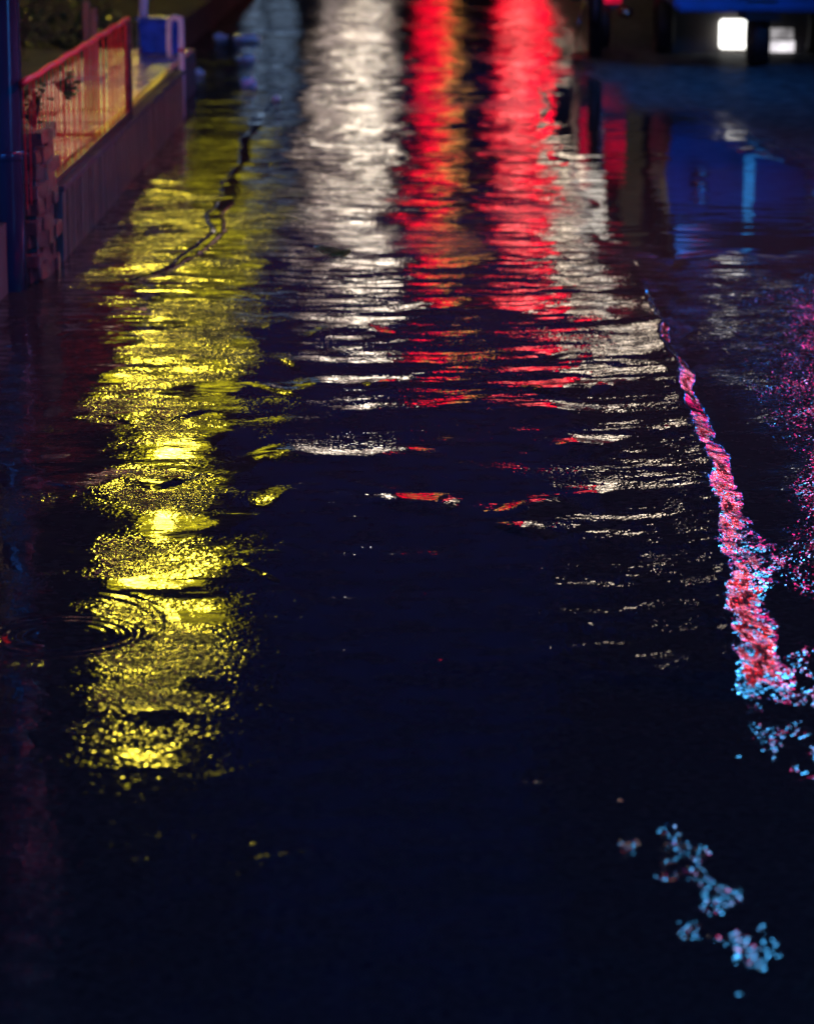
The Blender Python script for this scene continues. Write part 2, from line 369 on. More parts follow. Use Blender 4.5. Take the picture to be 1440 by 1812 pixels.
def road_material():
    m, t, b = mat_new('wet asphalt')
    N, Lk = t.nodes.new, t.links.new
    tc = N('ShaderNodeTexCoord')
    def attr(n):
        a = N('ShaderNodeAttribute'); a.attribute_name = n; return a.outputs['Fac']
    def noise(scale, detail=2, sx=1.0, sy=1.0, rough=0.5, dist=0.0, centred=True):
        mp = N('ShaderNodeMapping'); mp.inputs['Scale'].default_value = (sx, sy, 1.0); Lk(tc.outputs['Object'], mp.inputs[0])
        n = N('ShaderNodeTexNoise'); n.inputs['Scale'].default_value = scale; n.inputs['Detail'].default_value = detail
        n.inputs['Roughness'].default_value = rough; n.inputs['Distortion'].default_value = dist
        Lk(mp.outputs[0], n.inputs[0])
        c = N('ShaderNodeMath'); c.operation = 'SUBTRACT'; c.inputs[1].default_value = 0.5; Lk(n.outputs[0], c.inputs[0])
        return c.outputs[0] if centred else n.outputs[0]
    def math_(op, a, bb=None):
        n = N('ShaderNodeMath'); n.operation = op
        for i, v in enumerate((a, bb)):
            if v is None: continue
            if isinstance(v, (int, float)): n.inputs[i].default_value = v
            else: Lk(v, n.inputs[i])
        return n.outputs[0]
    gr, wv, st, dr = attr('grain'), attr('wave'), attr('stand'), attr('dry')
    w1 = math_('MULTIPLY', noise(2.9, 2, 0.65, 1.3), 0.0165)
    w2 = math_('MULTIPLY', noise(8.0, 2, 0.75, 1.2), 0.0037)
    w3 = math_('MULTIPLY', noise(40.0, 2, 0.9, 1.1), 0.0003)
    wsum = math_('MULTIPLY', math_('ADD', math_('ADD', w1, w2), w3), wv)
    g1 = math_('MULTIPLY', noise(68.0, 1), 0.0037)
    g2 = math_('MULTIPLY', noise(190.0, 0), 0.0005)
    gsum = math_('MULTIPLY', math_('ADD', g1, g2), gr)
    bp = N('ShaderNodeBump'); bp.inputs['Strength'].default_value = 1.0; bp.inputs['Distance'].default_value = 1.0
    Lk(math_('ADD', wsum, gsum), bp.inputs['Height']); Lk(bp.outputs[0], b.inputs['Normal'])
    r = math_('ADD', math_('ADD', 0.032, math_('MULTIPLY', gr, -0.006)), math_('MULTIPLY', dr, 0.4))
    r = math_('MULTIPLY', r, math_('SUBTRACT', 1.0, math_('MULTIPLY', st, 0.4)))
    Lk(r, b.inputs['Roughness'])
    cr = N('ShaderNodeValToRGB'); Lk(noise(60, 5, centred=False), cr.inputs[0])
    cr.color_ramp.elements[0].position = 0.3; cr.color_ramp.elements[1].position = 0.72
    cr.color_ramp.elements[0].color = (0.018, 0.017, 0.017, 1); cr.color_ramp.elements[1].color = (0.055, 0.050, 0.046, 1)
    mx = N('ShaderNodeMix'); mx.data_type = 'RGBA'; Lk(dr, mx.inputs[0]); Lk(cr.outputs[0], mx.inputs[6])
    cr2 = N('ShaderNodeValToRGB'); Lk(noise(9, 6, centred=False), cr2.inputs[0])
    cr2.color_ramp.elements[0].position = 0.35; cr2.color_ramp.elements[1].position = 0.68
    cr2.color_ramp.elements[0].color = (0.05, 0.05, 0.05, 1); cr2.color_ramp.elements[1].color = (0.17, 0.165, 0.16, 1)
    Lk(cr2.outputs[0], mx.inputs[7]); Lk(mx.outputs[2], b.inputs['Base Color'])
    b.inputs['IOR'].default_value = 1.36
    mot = N('ShaderNodeMapRange'); mot.inputs[1].default_value = -0.09; mot.inputs[2].default_value = 0.13; mot.inputs[3].default_value = 0.72; mot.inputs[4].default_value = 0.0
    Lk(noise(13.0, 5, 0.8, 1.0, 0.65), mot.inputs[0])
    sm = math_('MULTIPLY', mot.outputs[0], math_('SUBTRACT', 1.0, math_('MULTIPLY', st, 0.6)))
    df = N('ShaderNodeBsdfDiffuse'); Lk(mx.outputs[2], df.inputs[0]); Lk(bp.outputs[0], df.inputs['Normal'])
    ms = N('ShaderNodeMixShader'); Lk(math_('MAXIMUM', sm, math_('MULTIPLY', dr, 0.9)), ms.inputs[0])
    Lk(b.outputs[0], ms.inputs[1]); Lk(df.outputs[0], ms.inputs[2]); Lk(ms.outputs[0], t.nodes['Material Output'].inputs[0])
    return m
me.materials.append(road_material())
road = link(bpy.data.objects.new('road', me)); tag(road, kind='structure')

# ------------------------------------------------------------------ raised pavement on the left, tile by tile
WX, WT = -1.40, 0.287                  # road face and top of the low wall
Y0w, Y1w = 11.36, 17.05
YE = 18.75
bm = bmesh.new(); box(bm, -9.0, WX - 0.10, 8.0, YE + 0.5, 0.0, WT - 0.03); pav = mesh_obj('pavement', bm, M['mortar'])
bm = bmesh.new(); box(bm, -9.0, WX - 0.45, YE + 0.5, 32.0, 0.0, WT - 0.05); tag(mesh_obj('garden_ground', bm, M['soil']), kind='structure'); tag(pav, kind='structure')
TW, TD = 0.30, 0.26
meshes = []
for k in range(4):
    b2 = bmesh.new(); box(b2, 0.004, TW - 0.004, 0.004, TD - 0.004, -0.025, 0.0, bev=0.004); m2 = bpy.data.meshes.new('paving_tile'); b2.to_mesh(m2); b2.free(); meshes.append(m2)
for m2, mm in zip(meshes, ('tile_buff', 'tile_red', 'tile_grey', 'tile_buff')): m2.materials.append(M[mm])
rng = random.Random(5)
row = 0; y = 10.9
while y < YE - 0.02:
    redrow = rng.random() < 0.42
    tilt = rng.uniform(-0.016, 0.016)
    for c in range(2):
        x = WX - 0.10 - TW * (c + 1)
        k = 2 if y > 15.6 else (1 if (redrow and rng.random() < 0.85) or rng.random() < 0.12 else 0)
        o = bpy.data.objects.new('paving_tile', meshes[k]); link(o, pav)
        o.location = (x, y, WT - 0.004 + rng.uniform(-0.004, 0.002)); o.rotation_euler = (tilt + rng.uniform(-0.004, 0.004), rng.uniform(-0.02, 0.02), 0)
    y += TD; row += 1

# ------------------------------------------------------------------ low ribbed wall with painted edge
lw = empty('low_wall', (WX, (Y0w + Y1w) / 2, 0), 'low ribbed concrete wall with a yellow edge under the red railing', 'wall')
def child(o, parent):
    o.parent = parent; o.matrix_parent_inverse = Matrix.Translation(-parent.location) if not parent.rotation_euler.z else parent.matrix_basis.inverted(); return o
bm = bmesh.new(); box(bm, WX - 0.10, WX - 0.024, Y0w, Y1w, -0.02, WT - 0.012)
child(mesh_obj('wall_core', bm, M['concrete']), lw)
bm = bmesh.new(); y = Y0w + 0.01; rr = random.Random(2)
while y < Y1w - 0.03:
    wd = 0.085 * rr.uniform(0.9, 1.1)
    box(bm, WX - 0.026, WX + rr.uniform(-0.002, 0.002), y, y + wd * 0.70, -0.02, WT - 0.022, bev=0.004); y += wd
o = child(mesh_obj('rib', bm, M['concrete']), lw); o['kind'] = 'stuff'
bm = bmesh.new(); box(bm, WX - 0.055, WX + 0.010, Y0w, Y1w, WT - 0.018, WT + 0.006, bev=0.004)
child(mesh_obj('coping', bm, M['mortar']), lw)
bm = bmesh.new(); box(bm, WX - 0.100, WX - 0.057, 13.4, Y1w, WT - 0.018, WT + 0.010, bev=0.004)
child(mesh_obj('painted_edge', bm, M['yellow']), lw)

# ------------------------------------------------------------------ railing on the wall
RT = 0.745
ry0, ry1 = 10.55, 14.3
rl = empty('railing', (WX - 0.03, (ry0 + ry1) / 2, WT), 'low railing with a glossy red top rail and thin dark bars on the wall', 'railing')
xr = WX - 0.03
child(part_tube('top_rail', None, M['railred'], [(xr, ry0 + (ry1 - ry0) * k / 24, RT + 0.003 * math.sin(k * 1.7)) for k in range(25)], 0.0125, 10), rl)
child(part_box('bottom_rail', None, M['steel'], xr - 0.008, xr + 0.008, 11.37, ry1, WT + 0.012, WT + 0.030, bev=0.002), rl)
child(part_box('end_post', None, M['steel'], xr - 0.016, xr + 0.016, ry1 - 0.03, ry1, WT + 0.005, RT - 0.012, bev=0.003), rl)
bmb = bmesh.new(); tube(bmb, [(0, 0, 0), (0, 0, RT - WT - 0.02)], 0.0026, 6); mb = bpy.data.meshes.new('bar'); bmb.to_mesh(mb); bmb.free(); mb.materials.append(M['railred'])
y = ry0 + 0.06; rr = random.Random(8)
while y < ry1 - 0.04:
    o = link(bpy.data.objects.new('bar', mb)); o.location = (xr + rr.uniform(-0.003, 0.003), y, WT + 0.01); o.rotation_euler = (rr.uniform(-0.012, 0.012), rr.uniform(-0.012, 0.012), 0)
    child(o, rl); y += 0.105 * rr.uniform(0.8, 1.2)

# ------------------------------------------------------------------ brick pier at the near end of the wall
pr = empty('brick_pier', (WX - 0.18, 10.9, 0), 'squat pier of wet dark bricks between the blue pole and the low wall', 'pier')
child(part_box('mortar_core', None, M['mortar'], WX - 0.36, WX - 0.025, 10.80, 11.30, -0.02, 0.535), pr)
bk = []
for k in range(3):
    b2 = bmesh.new(); box(b2, -0.5, 0.5, -0.5, 0.5, -0.5, 0.5, bev=0.07)
    for v in b2.verts: v.co += Vector([rr.uniform(-0.03, 0.03) for _ in range(3)])
    m2 = bpy.data.meshes.new('brick'); b2.to_mesh(m2); b2.free(); m2.materials.append(M['brick']); bk.append(m2)
for c in range(9):
    zc = 0.03 + c * 0.061
    for k in range(4):
        yb = 10.80 + (k + 0.5) * 0.165 + (0.095 if c % 2 else 0) - 0.02
        if yb > 11.27: continue
        o = link(bpy.data.objects.new('brick', rr.choice(bk))); o.scale = (0.10, 0.155, 0.050)
        o.location = (WX - 0.055 + rr.uniform(-0.012, 0.014), yb, zc + rr.uniform(-0.004, 0.004)); o.rotation_euler = [rr.uniform(-0.09, 0.09) for _ in range(3)]
        child(o, pr)
    for k in range(2):
        o = link(bpy.data.objects.new('brick', rr.choice(bk))); o.scale = (0.17, 0.10, 0.050)
        o.location = (WX - 0.31 + k * 0.185 + (0.03 if c % 2 else 0), 10.795 + rr.uniform(-0.012, 0.01), zc); o.rotation_euler = [rr.uniform(-0.06, 0.06) for _ in range(3)]
        child(o, pr)

# ------------------------------------------------------------------ street pole
px_, py_ = -1.515, 10.62
sp = empty('street_pole', (px_, py_, 0), 'thick dark steel pole with a blue sheen standing in water', 'pole')
child(part_tube('shaft', None, M['pole'], [(px_, py_, -0.03 + 0.3 * k) for k in range(20)], [0.070 + 0.0012 * math.sin(k * 2.1) for k in range(20)], 28), sp)
child(part_tube('collar', None, M['pole'], [(px_, py_, 0.47), (px_, py_, 0.475), (px_, py_, 0.50), (px_, py_, 0.505)], [0.070, 0.0745, 0.0745, 0.070], 28), sp)
child(part_box('weld_seam', None, M['steel'], px_ + 0.0690, px_ + 0.0735, py_ - 0.002, py_ + 0.004, 0.0, 5.6), sp)

# ------------------------------------------------------------------ behind the railing
def plant(name, loc, label, cat, n, spread, hh, leaf, seed, mat='leaf'):
    r = random.Random(seed); e = empty(name, loc, label, cat)
    bm = bmesh.new(); bl = bmesh.new()
    for k in range(max(3, n // 14)):
        tip = Vector((r.gauss(0, spread * 0.6), r.gauss(0, spread * 0.6), hh * r.uniform(0.6, 1.0)))
        tube(bm, [(0, 0, 0), tip * 0.5 + Vector((r.gauss(0, .02), r.gauss(0, .02), 0)), tip], [0.008, 0.005, 0.002], 5)
        for j in range(14):
            f = r.uniform(0.25, 1.05); p = tip * f + Vector((r.gauss(0, spread * 0.35), r.gauss(0, spread * 0.35), r.gauss(0, hh * 0.06)))
            a, tl = r.uniform(0, 6.28), r.uniform(-0.7, 0.7); s = leaf * r.uniform(0.6, 1.3)
            mm = Matrix.Translation(p) @ Matrix.Rotation(a, 4, 'Z') @ Matrix.Rotation(tl, 4, 'X')
            vs = [bl.verts.new(mm @ Vector(q)) for q in ((0, 0, 0), (s * .45, s * .4, s * .08), (s * .35, s * .9, s * .05), (0, s * 1.3, -s * .1), (-s * .35, s * .9, s * .05), (-s * .45, s * .4, s * .08))]
            bl.faces.new(vs)
    mesh_obj('stem', bm, M['stem'], e); o = mesh_obj('foliage', bl, M[mat], e); o['kind'] = 'stuff'
    return e
plant('shrub', (-2.42, 17.2, WT), 'dark leafy shrub behind the railing beside the pole', 'shrub', 220, 0.22, 0.55, 0.06, 1)
plant('shrub', (-2.30, 19.6, WT - 0.2), 'shrub in the dark far behind the red railing, beyond the board post', 'shrub', 260, 0.30, 0.45, 0.06, 2)
x_, z_ = P(68, 205, 10.9)
plant('creeper', (WX - 0.05, 11.0, 0.55), 'dark leafy sprig growing over the top of the brick pier', 'plant', 42, 0.035, 0.16, 0.035, 3)
plant('climbing_plant', (xr + 0.02, 11.75, WT + 0.30), 'small leafy vine caught in the bars under the top rail', 'plant', 42, 0.05, 0.12, 0.028, 4)

x_, z_ = P(161, 72, 17.6)
wp = empty('board_post', (x_, 17.6, WT), 'pair of weathered brown boards standing upright behind the railing', 'post')
for k in (-1, 1): part_box('board', wp, M['wood'], k * 0.022 - 0.019, k * 0.022 + 0.019, -0.012, 0.012, 0, 0.34 - 0.02 * k, bev=0.003)
x_, z_ = P(254, 34, 18.9)
gp = empty('metal_post', (x_, 18.95, WT), 'slim grey metal post rising behind the blue tub', 'post')
part_tube('shaft', gp, M['white'], [(-0.02, 0, 0), (0, 0, 0.3), (-0.01, 0, 1.4)], 0.027, 12)
part_tube('cap', gp, M['chrome'], [(-0.01, 0, 1.4), (-0.01, 0, 1.43)], 0.030, 12)

# blue tub at the end of the pavement
bx, bz = P(284, 90, 18.45)
tb = empty('plastic_tub', (bx, 18.45, WT), 'blue plastic tub at the end of the raised pavement', 'tub')
bm = bmesh.new(); box(bm, -0.125, 0.125, -0.09, 0.09, 0.0, 0.205, bev=0.012)
for v in bm.verts:
    f = 0.90 + 0.10 * v.co.z / 0.2; v.co.x *= f; v.co.y *= f
mesh_obj('body', bm, M['blue'], tb)
bm = bmesh.new(); box(bm, -0.136, 0.136, -0.10, 0.10, 0.205, 0.222, bev=0.006); mesh_obj('lid', bm, M['blue'], tb)
for k in (-0.06, 0.0, 0.06): part_box('rib', tb, M['blue'], k - 0.008, k + 0.008, -0.093, -0.086, 0.02, 0.19, bev=0.002)

# bent white pipe with a red band
qx, qz = P(322, 108, 17.35)
bp_ = empty('bent_pipe', (qx, 17.35, 0), 'short white bent pipe with a red band at the end of the low wall', 'pipe')
arc = [(0, 0, -0.02), (0, 0, 0.30), (0, 0, 0.535)] + [(-0.035 + 0.035 * math.cos(a), 0, 0.535 + 0.035 * math.sin(a)) for a in (0.5, 1.0, 1.57, 2.1, 2.6)] + [(-0.07, 0, 0.53), (-0.072, 0, 0.40), (-0.068, 0, 0.34)]
part_tube('pipe', bp_, M['white'], arc, 0.0165, 12)
part_tube('band', bp_, M['redpaint'], [(0, 0, 0.375), (0, 0, 0.395)], 0.0185, 12)

# ------------------------------------------------------------------ litter and leaves on the road
def crumple(px, py, size, label, seed, flat=0.6):
    r = random.Random(seed); bm = bmesh.new(); bmesh.ops.create_icosphere(bm, subdivisions=3, radius=size)
    for v in bm.verts:
        n = v.co.normalized(); v.co = v.co * (0.72 + 0.5 * abs(math.sin(n.x * 5 + seed) * math.cos(n.y * 6 + 2 * seed) + 0.4 * math.sin(n.z * 9 + seed)))
        v.co.z = max(v.co.z, -size * 0.3) * flat; v.co += Vector([r.uniform(-.03, .03) * size for _ in range(3)])
    x, y = G(px, py); o = mesh_obj('plastic_bag', bm, M['bag']); o.location = (x, y, size * 0.2 + 0.004); o.rotation_euler = (0, 0, seed)
    return tag(o, label, 'litter', 'scraps of white litter by the end of the low wall')
crumple(440, 154, 0.050, 'roundest crumpled white plastic bag lying at the roadside', 1, 1.0)
crumple(436, 108, 0.062, 'flattened white plastic scrap beyond the round crumpled bag', 2, 0.5)
crumple(348, 133, 0.050, 'white plastic scrap nearest the bent pipe', 3, 0.6)
crumple(437, 74, 0.10, 'largest and farthest white plastic sheet on the road margin', 4, 0.35)
crumple(390, 70, 0.055, 'small pale scrap between the bent pipe and the largest sheet', 5, 0.6)
crumple(489, 178, 0.022, 'tiny white scrap beside the dark crack in the road', 6, 0.9)
def leaf(px, py, s, label, mat, rz, seed, name='fallen_leaf'):
    r = random.Random(seed); bm = bmesh.new(); prev = None
    for i in range(7):
        f = i / 6; wv_ = s * 0.38 * math.sin(math.pi * min(1, f * 0.92 + 0.05)); zc = 0.006 + s * 0.25 * (f - 0.5) ** 2
        cur = [bm.verts.new((-wv_, s * f, zc + s * .05)), bm.verts.new((0, s * f, zc)), bm.verts.new((wv_, s * f, zc + s * .07))]
        if prev:
            bm.faces.new((prev[0], prev[1], cur[1], cur[0])); bm.faces.new((prev[1], prev[2], cur[2], cur[1]))
        prev = cur
    x, y = G(px, py); o = mesh_obj(name, bm, M[mat], None, True); o.location = (x, y, 0.004); o.rotation_euler = (r.uniform(-.2, .2), r.uniform(-.2, .2), rz)
    return tag(o, label, 'leaf')
leaf(556, 446, 0.13, 'green leaf lying on the white reflection in the road', 'leaf', -1.9, 1)
leaf(584, 462, 0.10, 'smaller green leaf touching the tip of the other green leaf', 'leaf', -0.9, 2)
leaf(322, 852, 0.045, 'small brown leaf on the bright yellow reflection', 'deadleaf', 1.3, 3)
leaf(752, 527, 0.04, 'tiny dark leaf near the middle of the road', 'stem', 0.6, 4)

# ------------------------------------------------------------------ signs and buildings
def sign_panel(parent, mat, x0, x1, z0, z1, y, depth=0.18, name='lit_sign'):
    """lit face in a dark frame, facing the camera side"""
    bm = bmesh.new(); box(bm, x0 - 0.04, x1 + 0.04, y + 0.02, y + depth, z0 - 0.04, z1 + 0.04, bev=0.01)
    fr = mesh_obj(name, bm, M['black'], parent)
    bm = bmesh.new(); box(bm, x0, x1, y - 0.012, y + 0.018, z0, z1); mesh_obj('face', bm, mat, fr)
    return fr
def building(name, label, x0, x1, y0, y1, h, mat='wall'):
    b = empty(name, (0, 0, 0), label, 'building')
    part_box('wall', b, M[mat], x0, x1, y0, y1, -0.1, h)
    part_box('parapet', b, M['tar'], x0 - 0.08, x1 + 0.08, y0 - 0.08, y1, h, h + 0.25)
    return b
YF = 44.0
def face_rect(px0, px1, py0, py1, Y=YF):
    x0, z1 = V(px0, py1, Y); x1, z0 = V(px1, py0, Y)
    return x0, x1, max(z0, 0.12), z1
mid = building('shop_row', 'low dark row of shops across the end of the street', -1.95, 2.25, YF, YF + 8, 3.0)
tall_l = building('tall_building', 'tall dark building at the end of the street on the left', -16, -3.32, YF + 0.4, YF + 10, 18)
tall_r = building('tall_building', 'tall dark building at the end of the street on the right', 2.30, 16, YF + 0.3, YF + 10, 19)
E = dict(
    white=lit('white shop sign', (1.0, 0.80, 0.60), 10.5, 0.8, 3.0), whitelow=lit('white shop window', (1.0, 0.78, 0.70), 0.9, 0.8, 2.5),
    red=lit('red sign', (1.0, 0.003, 0.025), 5.6, 0.8, 2.6), redhot=lit('pink hot sign', (1.0, 0.20, 0.18), 6.0, 0.9, 4.0),
    amber=lit('amber sign', (1.0, 0.42, 0.09), 3.0, 0.7, 4.0), yellow=lit('yellow sign', (1.0, 0.78, 0.07), 60.0, 0.5, 0.8),
    yellowdim=lit('dim yellow sign', (1.0, 0.86, 0.02), 1.5, 0.6, 1.2), yellowpanel=lit('yellow sign panel', (1.0, 0.84, 0.02), 4.2, 0.8, 1.5), lamp=lit('warm lamp', (1.0, 0.80, 0.60), 8.0, 0.2),
    tan=lit('dim tan window', (0.5, 0.4, 0.3), 0.07, 0.5), magenta=lit('magenta sign', (1.0, 0.012, 0.20), 14.0, 0.4), redneon=lit('red neon', (1.0, 0.02, 0.02), 16.0, 0.3),
    cyan=lit('cyan neon', (0.07, 0.45, 1.0), 85.0, 0.3), bluefill=lit('blue fill panel', (0.015, 0.22, 1.0), 36.0, 0.3), warmband=lit('warm fill band', (1.0, 0.70, 0.48), 2.8, 0.6, 1.3), redsoft=lit('soft red fill', (1.0, 0.02, 0.025), 2.2, 0.3), palefill=lit('pale fill window', (0.45, 0.66, 1.0), 0.95, 0.6, 2.0), crimson=lit('crimson neon', (1.0, 0.008, 0.05), 18.0, 0.4), violet=lit('violet white neon', (0.60, 0.66, 1.0), 13.0, 0.3), redfill=lit('red side fill', (1.0, 0.012, 0.015), 19.0, 0.3), tanlit=lit('tan shop window', (1.0, 0.76, 0.62), 2.6, 0.8, 3.0), redhigh=lit('orange red neon', (1.0, 0.03, 0.01), 26.0, 0.3), bluesidefill=lit('blue side fill', (0.01, 0.24, 1.0), 13.0, 0.3), hot=lit('bare white lamp', (1.0, 0.93, 0.80), 16.0, 0.2), bluewin=lit('blue shop window', (0.03, 0.30, 1.0), 7.0, 0.3), warm=lit('warm fill window', (1.0, 0.62, 0.40), 1.3, 0.4),
    tail=lit('tail lamp', (1.0, 0.01, 0.07), 0.55, 0.5, 9.0), plate=lit('plate lamp', (1.0, 0.9, 0.78), 2.0, 0.2), strip=lit('blue highlight strip', (0.03, 0.33, 1.0), 0.8, 0.5, 5.0), panelow=lit('faint low window', (0.9, 0.85, 0.88), 0.4, 0.6, 9.0), pane=lit('lit low window', (1.0, 0.98, 0.92), 3.2, 0.1), panedim=lit('dim low window', (0.9, 0.85, 0.9), 0.9, 0.5, 9.0),
)
sign_panel(mid, E['tanlit'], *face_rect(552, 602, 190, 350), YF - 0.2)
sign_panel(mid, E['white'], *face_rect(614, 682, 195, 335), YF - 0.2)
sign_panel(mid, E['hot'], *face_rect(652, 674, 228, 264), YF - 0.35)
sign_panel(mid, E['hot'], *face_rect(618, 655, 308, 338), YF - 0.35)
sign_panel(mid, E['whitelow'], *face_rect(572, 700, 0, 182), YF - 0.1, name='lit_window')
sign_panel(mid, E['red'], *face_rect(742, 796, 0, 330), YF - 0.3)
sign_panel(mid, E['amber'], *face_rect(784, 808, 130, 350), YF - 0.6)
sign_panel(mid, E['red'], *face_rect(878, 976, 0, 345), YF - 0.3)
sign_panel(mid, E['redhot'], *face_rect(893, 938, 95, 265), YF - 0.6)
sign_panel(mid, E['lamp'], *face_rect(985, 1058, 390, 520), YF - 0.3)
sign_panel(tall_r, E['tan'], *face_rect(1092, 1138, 165, 480), YF - 0.1, name='lit_window')
sign_panel(tall_l, E['yellowpanel'], *face_rect(215, 385, 835, 1075), YF - 0.3)
sign_panel(tall_l, E['yellow'], *face_rect(268, 326, 850, 1000), YF - 0.6)
sign_panel(tall_l, E['yellowdim'], *face_rect(330, 470, 430, 600), YF - 0.3)
sign_panel(tall_l, E['yellowdim'], *face_rect(238, 312, 690, 765), YF - 0.3)
for k, (a, b2, c, d2, mt) in enumerate(((55, 250, 40, 84, 'redsoft'), (60, 150, 92, 112, 'warmband'), (160, 250, 92, 112, 'warmband'), (60, 250, 118, 130, 'redsoft'), (60, 150, 136, 164, 'warmband'), (160, 250, 136, 164, 'warmband'), (50, 250, 170, 188, 'redsoft'), (50, 150, 194, 222, 'warmband'), (158, 245, 194, 222, 'warmband'), (50, 245, 227, 236, 'redsoft'), (50, 150, 242, 280, 'warmband'), (158, 245, 242, 280, 'warmband'))):
    x0, x1, z0, z1 = face_rect(a, b2, c, d2); sign_panel(tall_l, E[mt], x0, x1, z0 + 0.57, z1 + 0.57, YF - 0.1, name='lit_window' if mt == 'warmband' else 'lit_sign')  # added glowing bands, stacked so the tiles mirror red and tan stripes
ah = building('alley_house', 'house with added pale windows far down the alley left of the low shops', -4.9, -2.2, 60, 66, 3.1)
for k, (a, b2, c, d2) in enumerate(((368, 412, 30, 125), (424, 470, 45, 165), (482, 526, 40, 140))):
    x0, x1, z0, z1 = face_rect(a, b2, c, d2, 60); sign_panel(ah, E['palefill'], x0, x1, z0, z1, 59.9, name='lit_window')  # added windows, give the far left road its pale glints
# shop at the left, beside the pavement
sl = building('corner_shop', 'dark shop beside the left pavement with an added warm lit window', -7.5, -3.0, 9.0, 17.5, 4.2)
bm = bmesh.new(); box(bm, -3.0, -2.96, 11.0, 16.6, 0.75, 2.2); wf = mesh_obj('window', bm, M['black'], sl)
for k in range(4):
    bm = bmesh.new(); box(bm, -2.96, -2.95, 11.08 + k * 1.39, 12.36 + k * 1.39, 0.83, 2.12); mesh_obj('pane', bm, E['warm'], wf)  # added warm panes out of view, light the pavement tiles and bars
bm = bmesh.new(); box(bm, -3.0, -2.8, 11.0, 16.6, 2.5, 3.0); sg = mesh_obj('fascia', bm, M['black'], sl)
bm = bmesh.new(); box(bm, -2.8, -2.79, 11.1, 16.5, 2.55, 2.95); mesh_obj('fascia_face', bm, E['redsoft'], sg)  # added red glow out of view, lights the top rail from the left
# shops at the right
sr = building('neon_shop', 'dark shop on the right with magenta red and cyan signs', 3.1, 8.0, 8.0, 20.7, 7.4)
def side_fill(parent, mat, x, y0, y1, z0, z1):
    bm = bmesh.new(); box(bm, x, x + 0.2, y0 - 0.04, y1 + 0.04, z0 - 0.04, z1 + 0.04); fr = mesh_obj('lit_sign', bm, M['black'], parent)
    bm = bmesh.new(); box(bm, x - 0.01, x - 0.001, y0, y1, z0, z1); mesh_obj('face', bm, mat, fr)
def cross_sign(parent, mat, x0, x1, y, z0, z1):
    return sign_panel(parent, mat, x0, x1, z0, z1, y, 0.15)
cross_sign(sr, E['magenta'], 2.20, 2.52, 15.0, 0.95, 2.0)
cross_sign(sr, E['crimson'], 2.80, 3.04, 15.0, 1.0, 2.0)
cross_sign(sr, E['redhigh'], 2.24, 2.60, 12.5, 1.5, 2.05)
cross_sign(sr, E['cyan'], 2.26, 2.52, 14.0, 3.0, 6.4)
cross_sign(sr, E['violet'], 2.58, 2.74, 15.0, 1.0, 2.4)
side_fill(sr, E['bluesidefill'], 2.95, 18.3, 20.4, 1.9, 2.9)  # added blue panel, lights the raised paving and the three-wheeler
side_fill(sr, E['redfill'], 2.88, 9.6, 11.8, 3.0, 3.9)  # added red panel, lights the low wall and the railing
bm = bmesh.new(); box(bm, 3.02, 3.10, 8.0, 8.7, 0.1, 2.3); wfr = mesh_obj('window', bm, M['black'], sr)
bm = bmesh.new(); box(bm, 3.005, 3.018, 8.05, 8.65, 0.18, 2.2); mesh_obj('pane', bm, E['bluewin'], wfr)
# shop behind the camera, unseen, with an added blue fill panel
sb = building('blue_fill_shop', 'dark shop behind the viewpoint with an added wide blue fill panel', -2.5, 6.0, -14.0, -8.0, 8.0)
bm = bmesh.new(); box(bm, -1.0, 4.5, -8.0, -7.8, 5.0, 6.7); fr = mesh_obj('lit_sign', bm, M['black'], sb)
bm = bmesh.new(); box(bm, -0.9, 4.4, -7.8, -7.79, 5.1, 6.6); mesh_obj('face', bm, E['bluefill'], fr)  # added glow out of view, lights the three-wheeler, tub and far paving

# ------------------------------------------------------------------ low boundary wall with lit panes, behind the parked three-wheeler
YB = 22.6
bw = empty('boundary_wall', (1.0, YB, 0), 'low dark boundary wall with two small lit panes behind the parked three-wheeler', 'wall')
def bwbox(n, mat, px0, px1, py0, py1, d0, d1, bev=0):
    x0, z1 = P(px0, py0, YB); x1, z0 = P(px1, py1, YB)
    return child(part_box(n, None, M.get(mat) or E[mat], x0, x1, YB - d0, YB + d1, z0, z1, bev=bev), bw)
x0, zz = P(1180, 60, YB); x1, _ = P(1900, 60, YB)
child(part_box('wall', None, M['wall'], x0, x1, YB, YB + 0.2, -0.05, 0.40), bw)
bwbox('lit_pane', 'pane', 1272, 1332, 34, 86, 0.06, 0.0, 0.024)
bwbox('lit_pane', 'panelow', 1358, 1402, 50, 68, 0.02, 0.0, 0.006)
bwbox('lit_pane', 'panedim', 1358, 1404, 72, 92, 0.02, 0.0, 0.006)

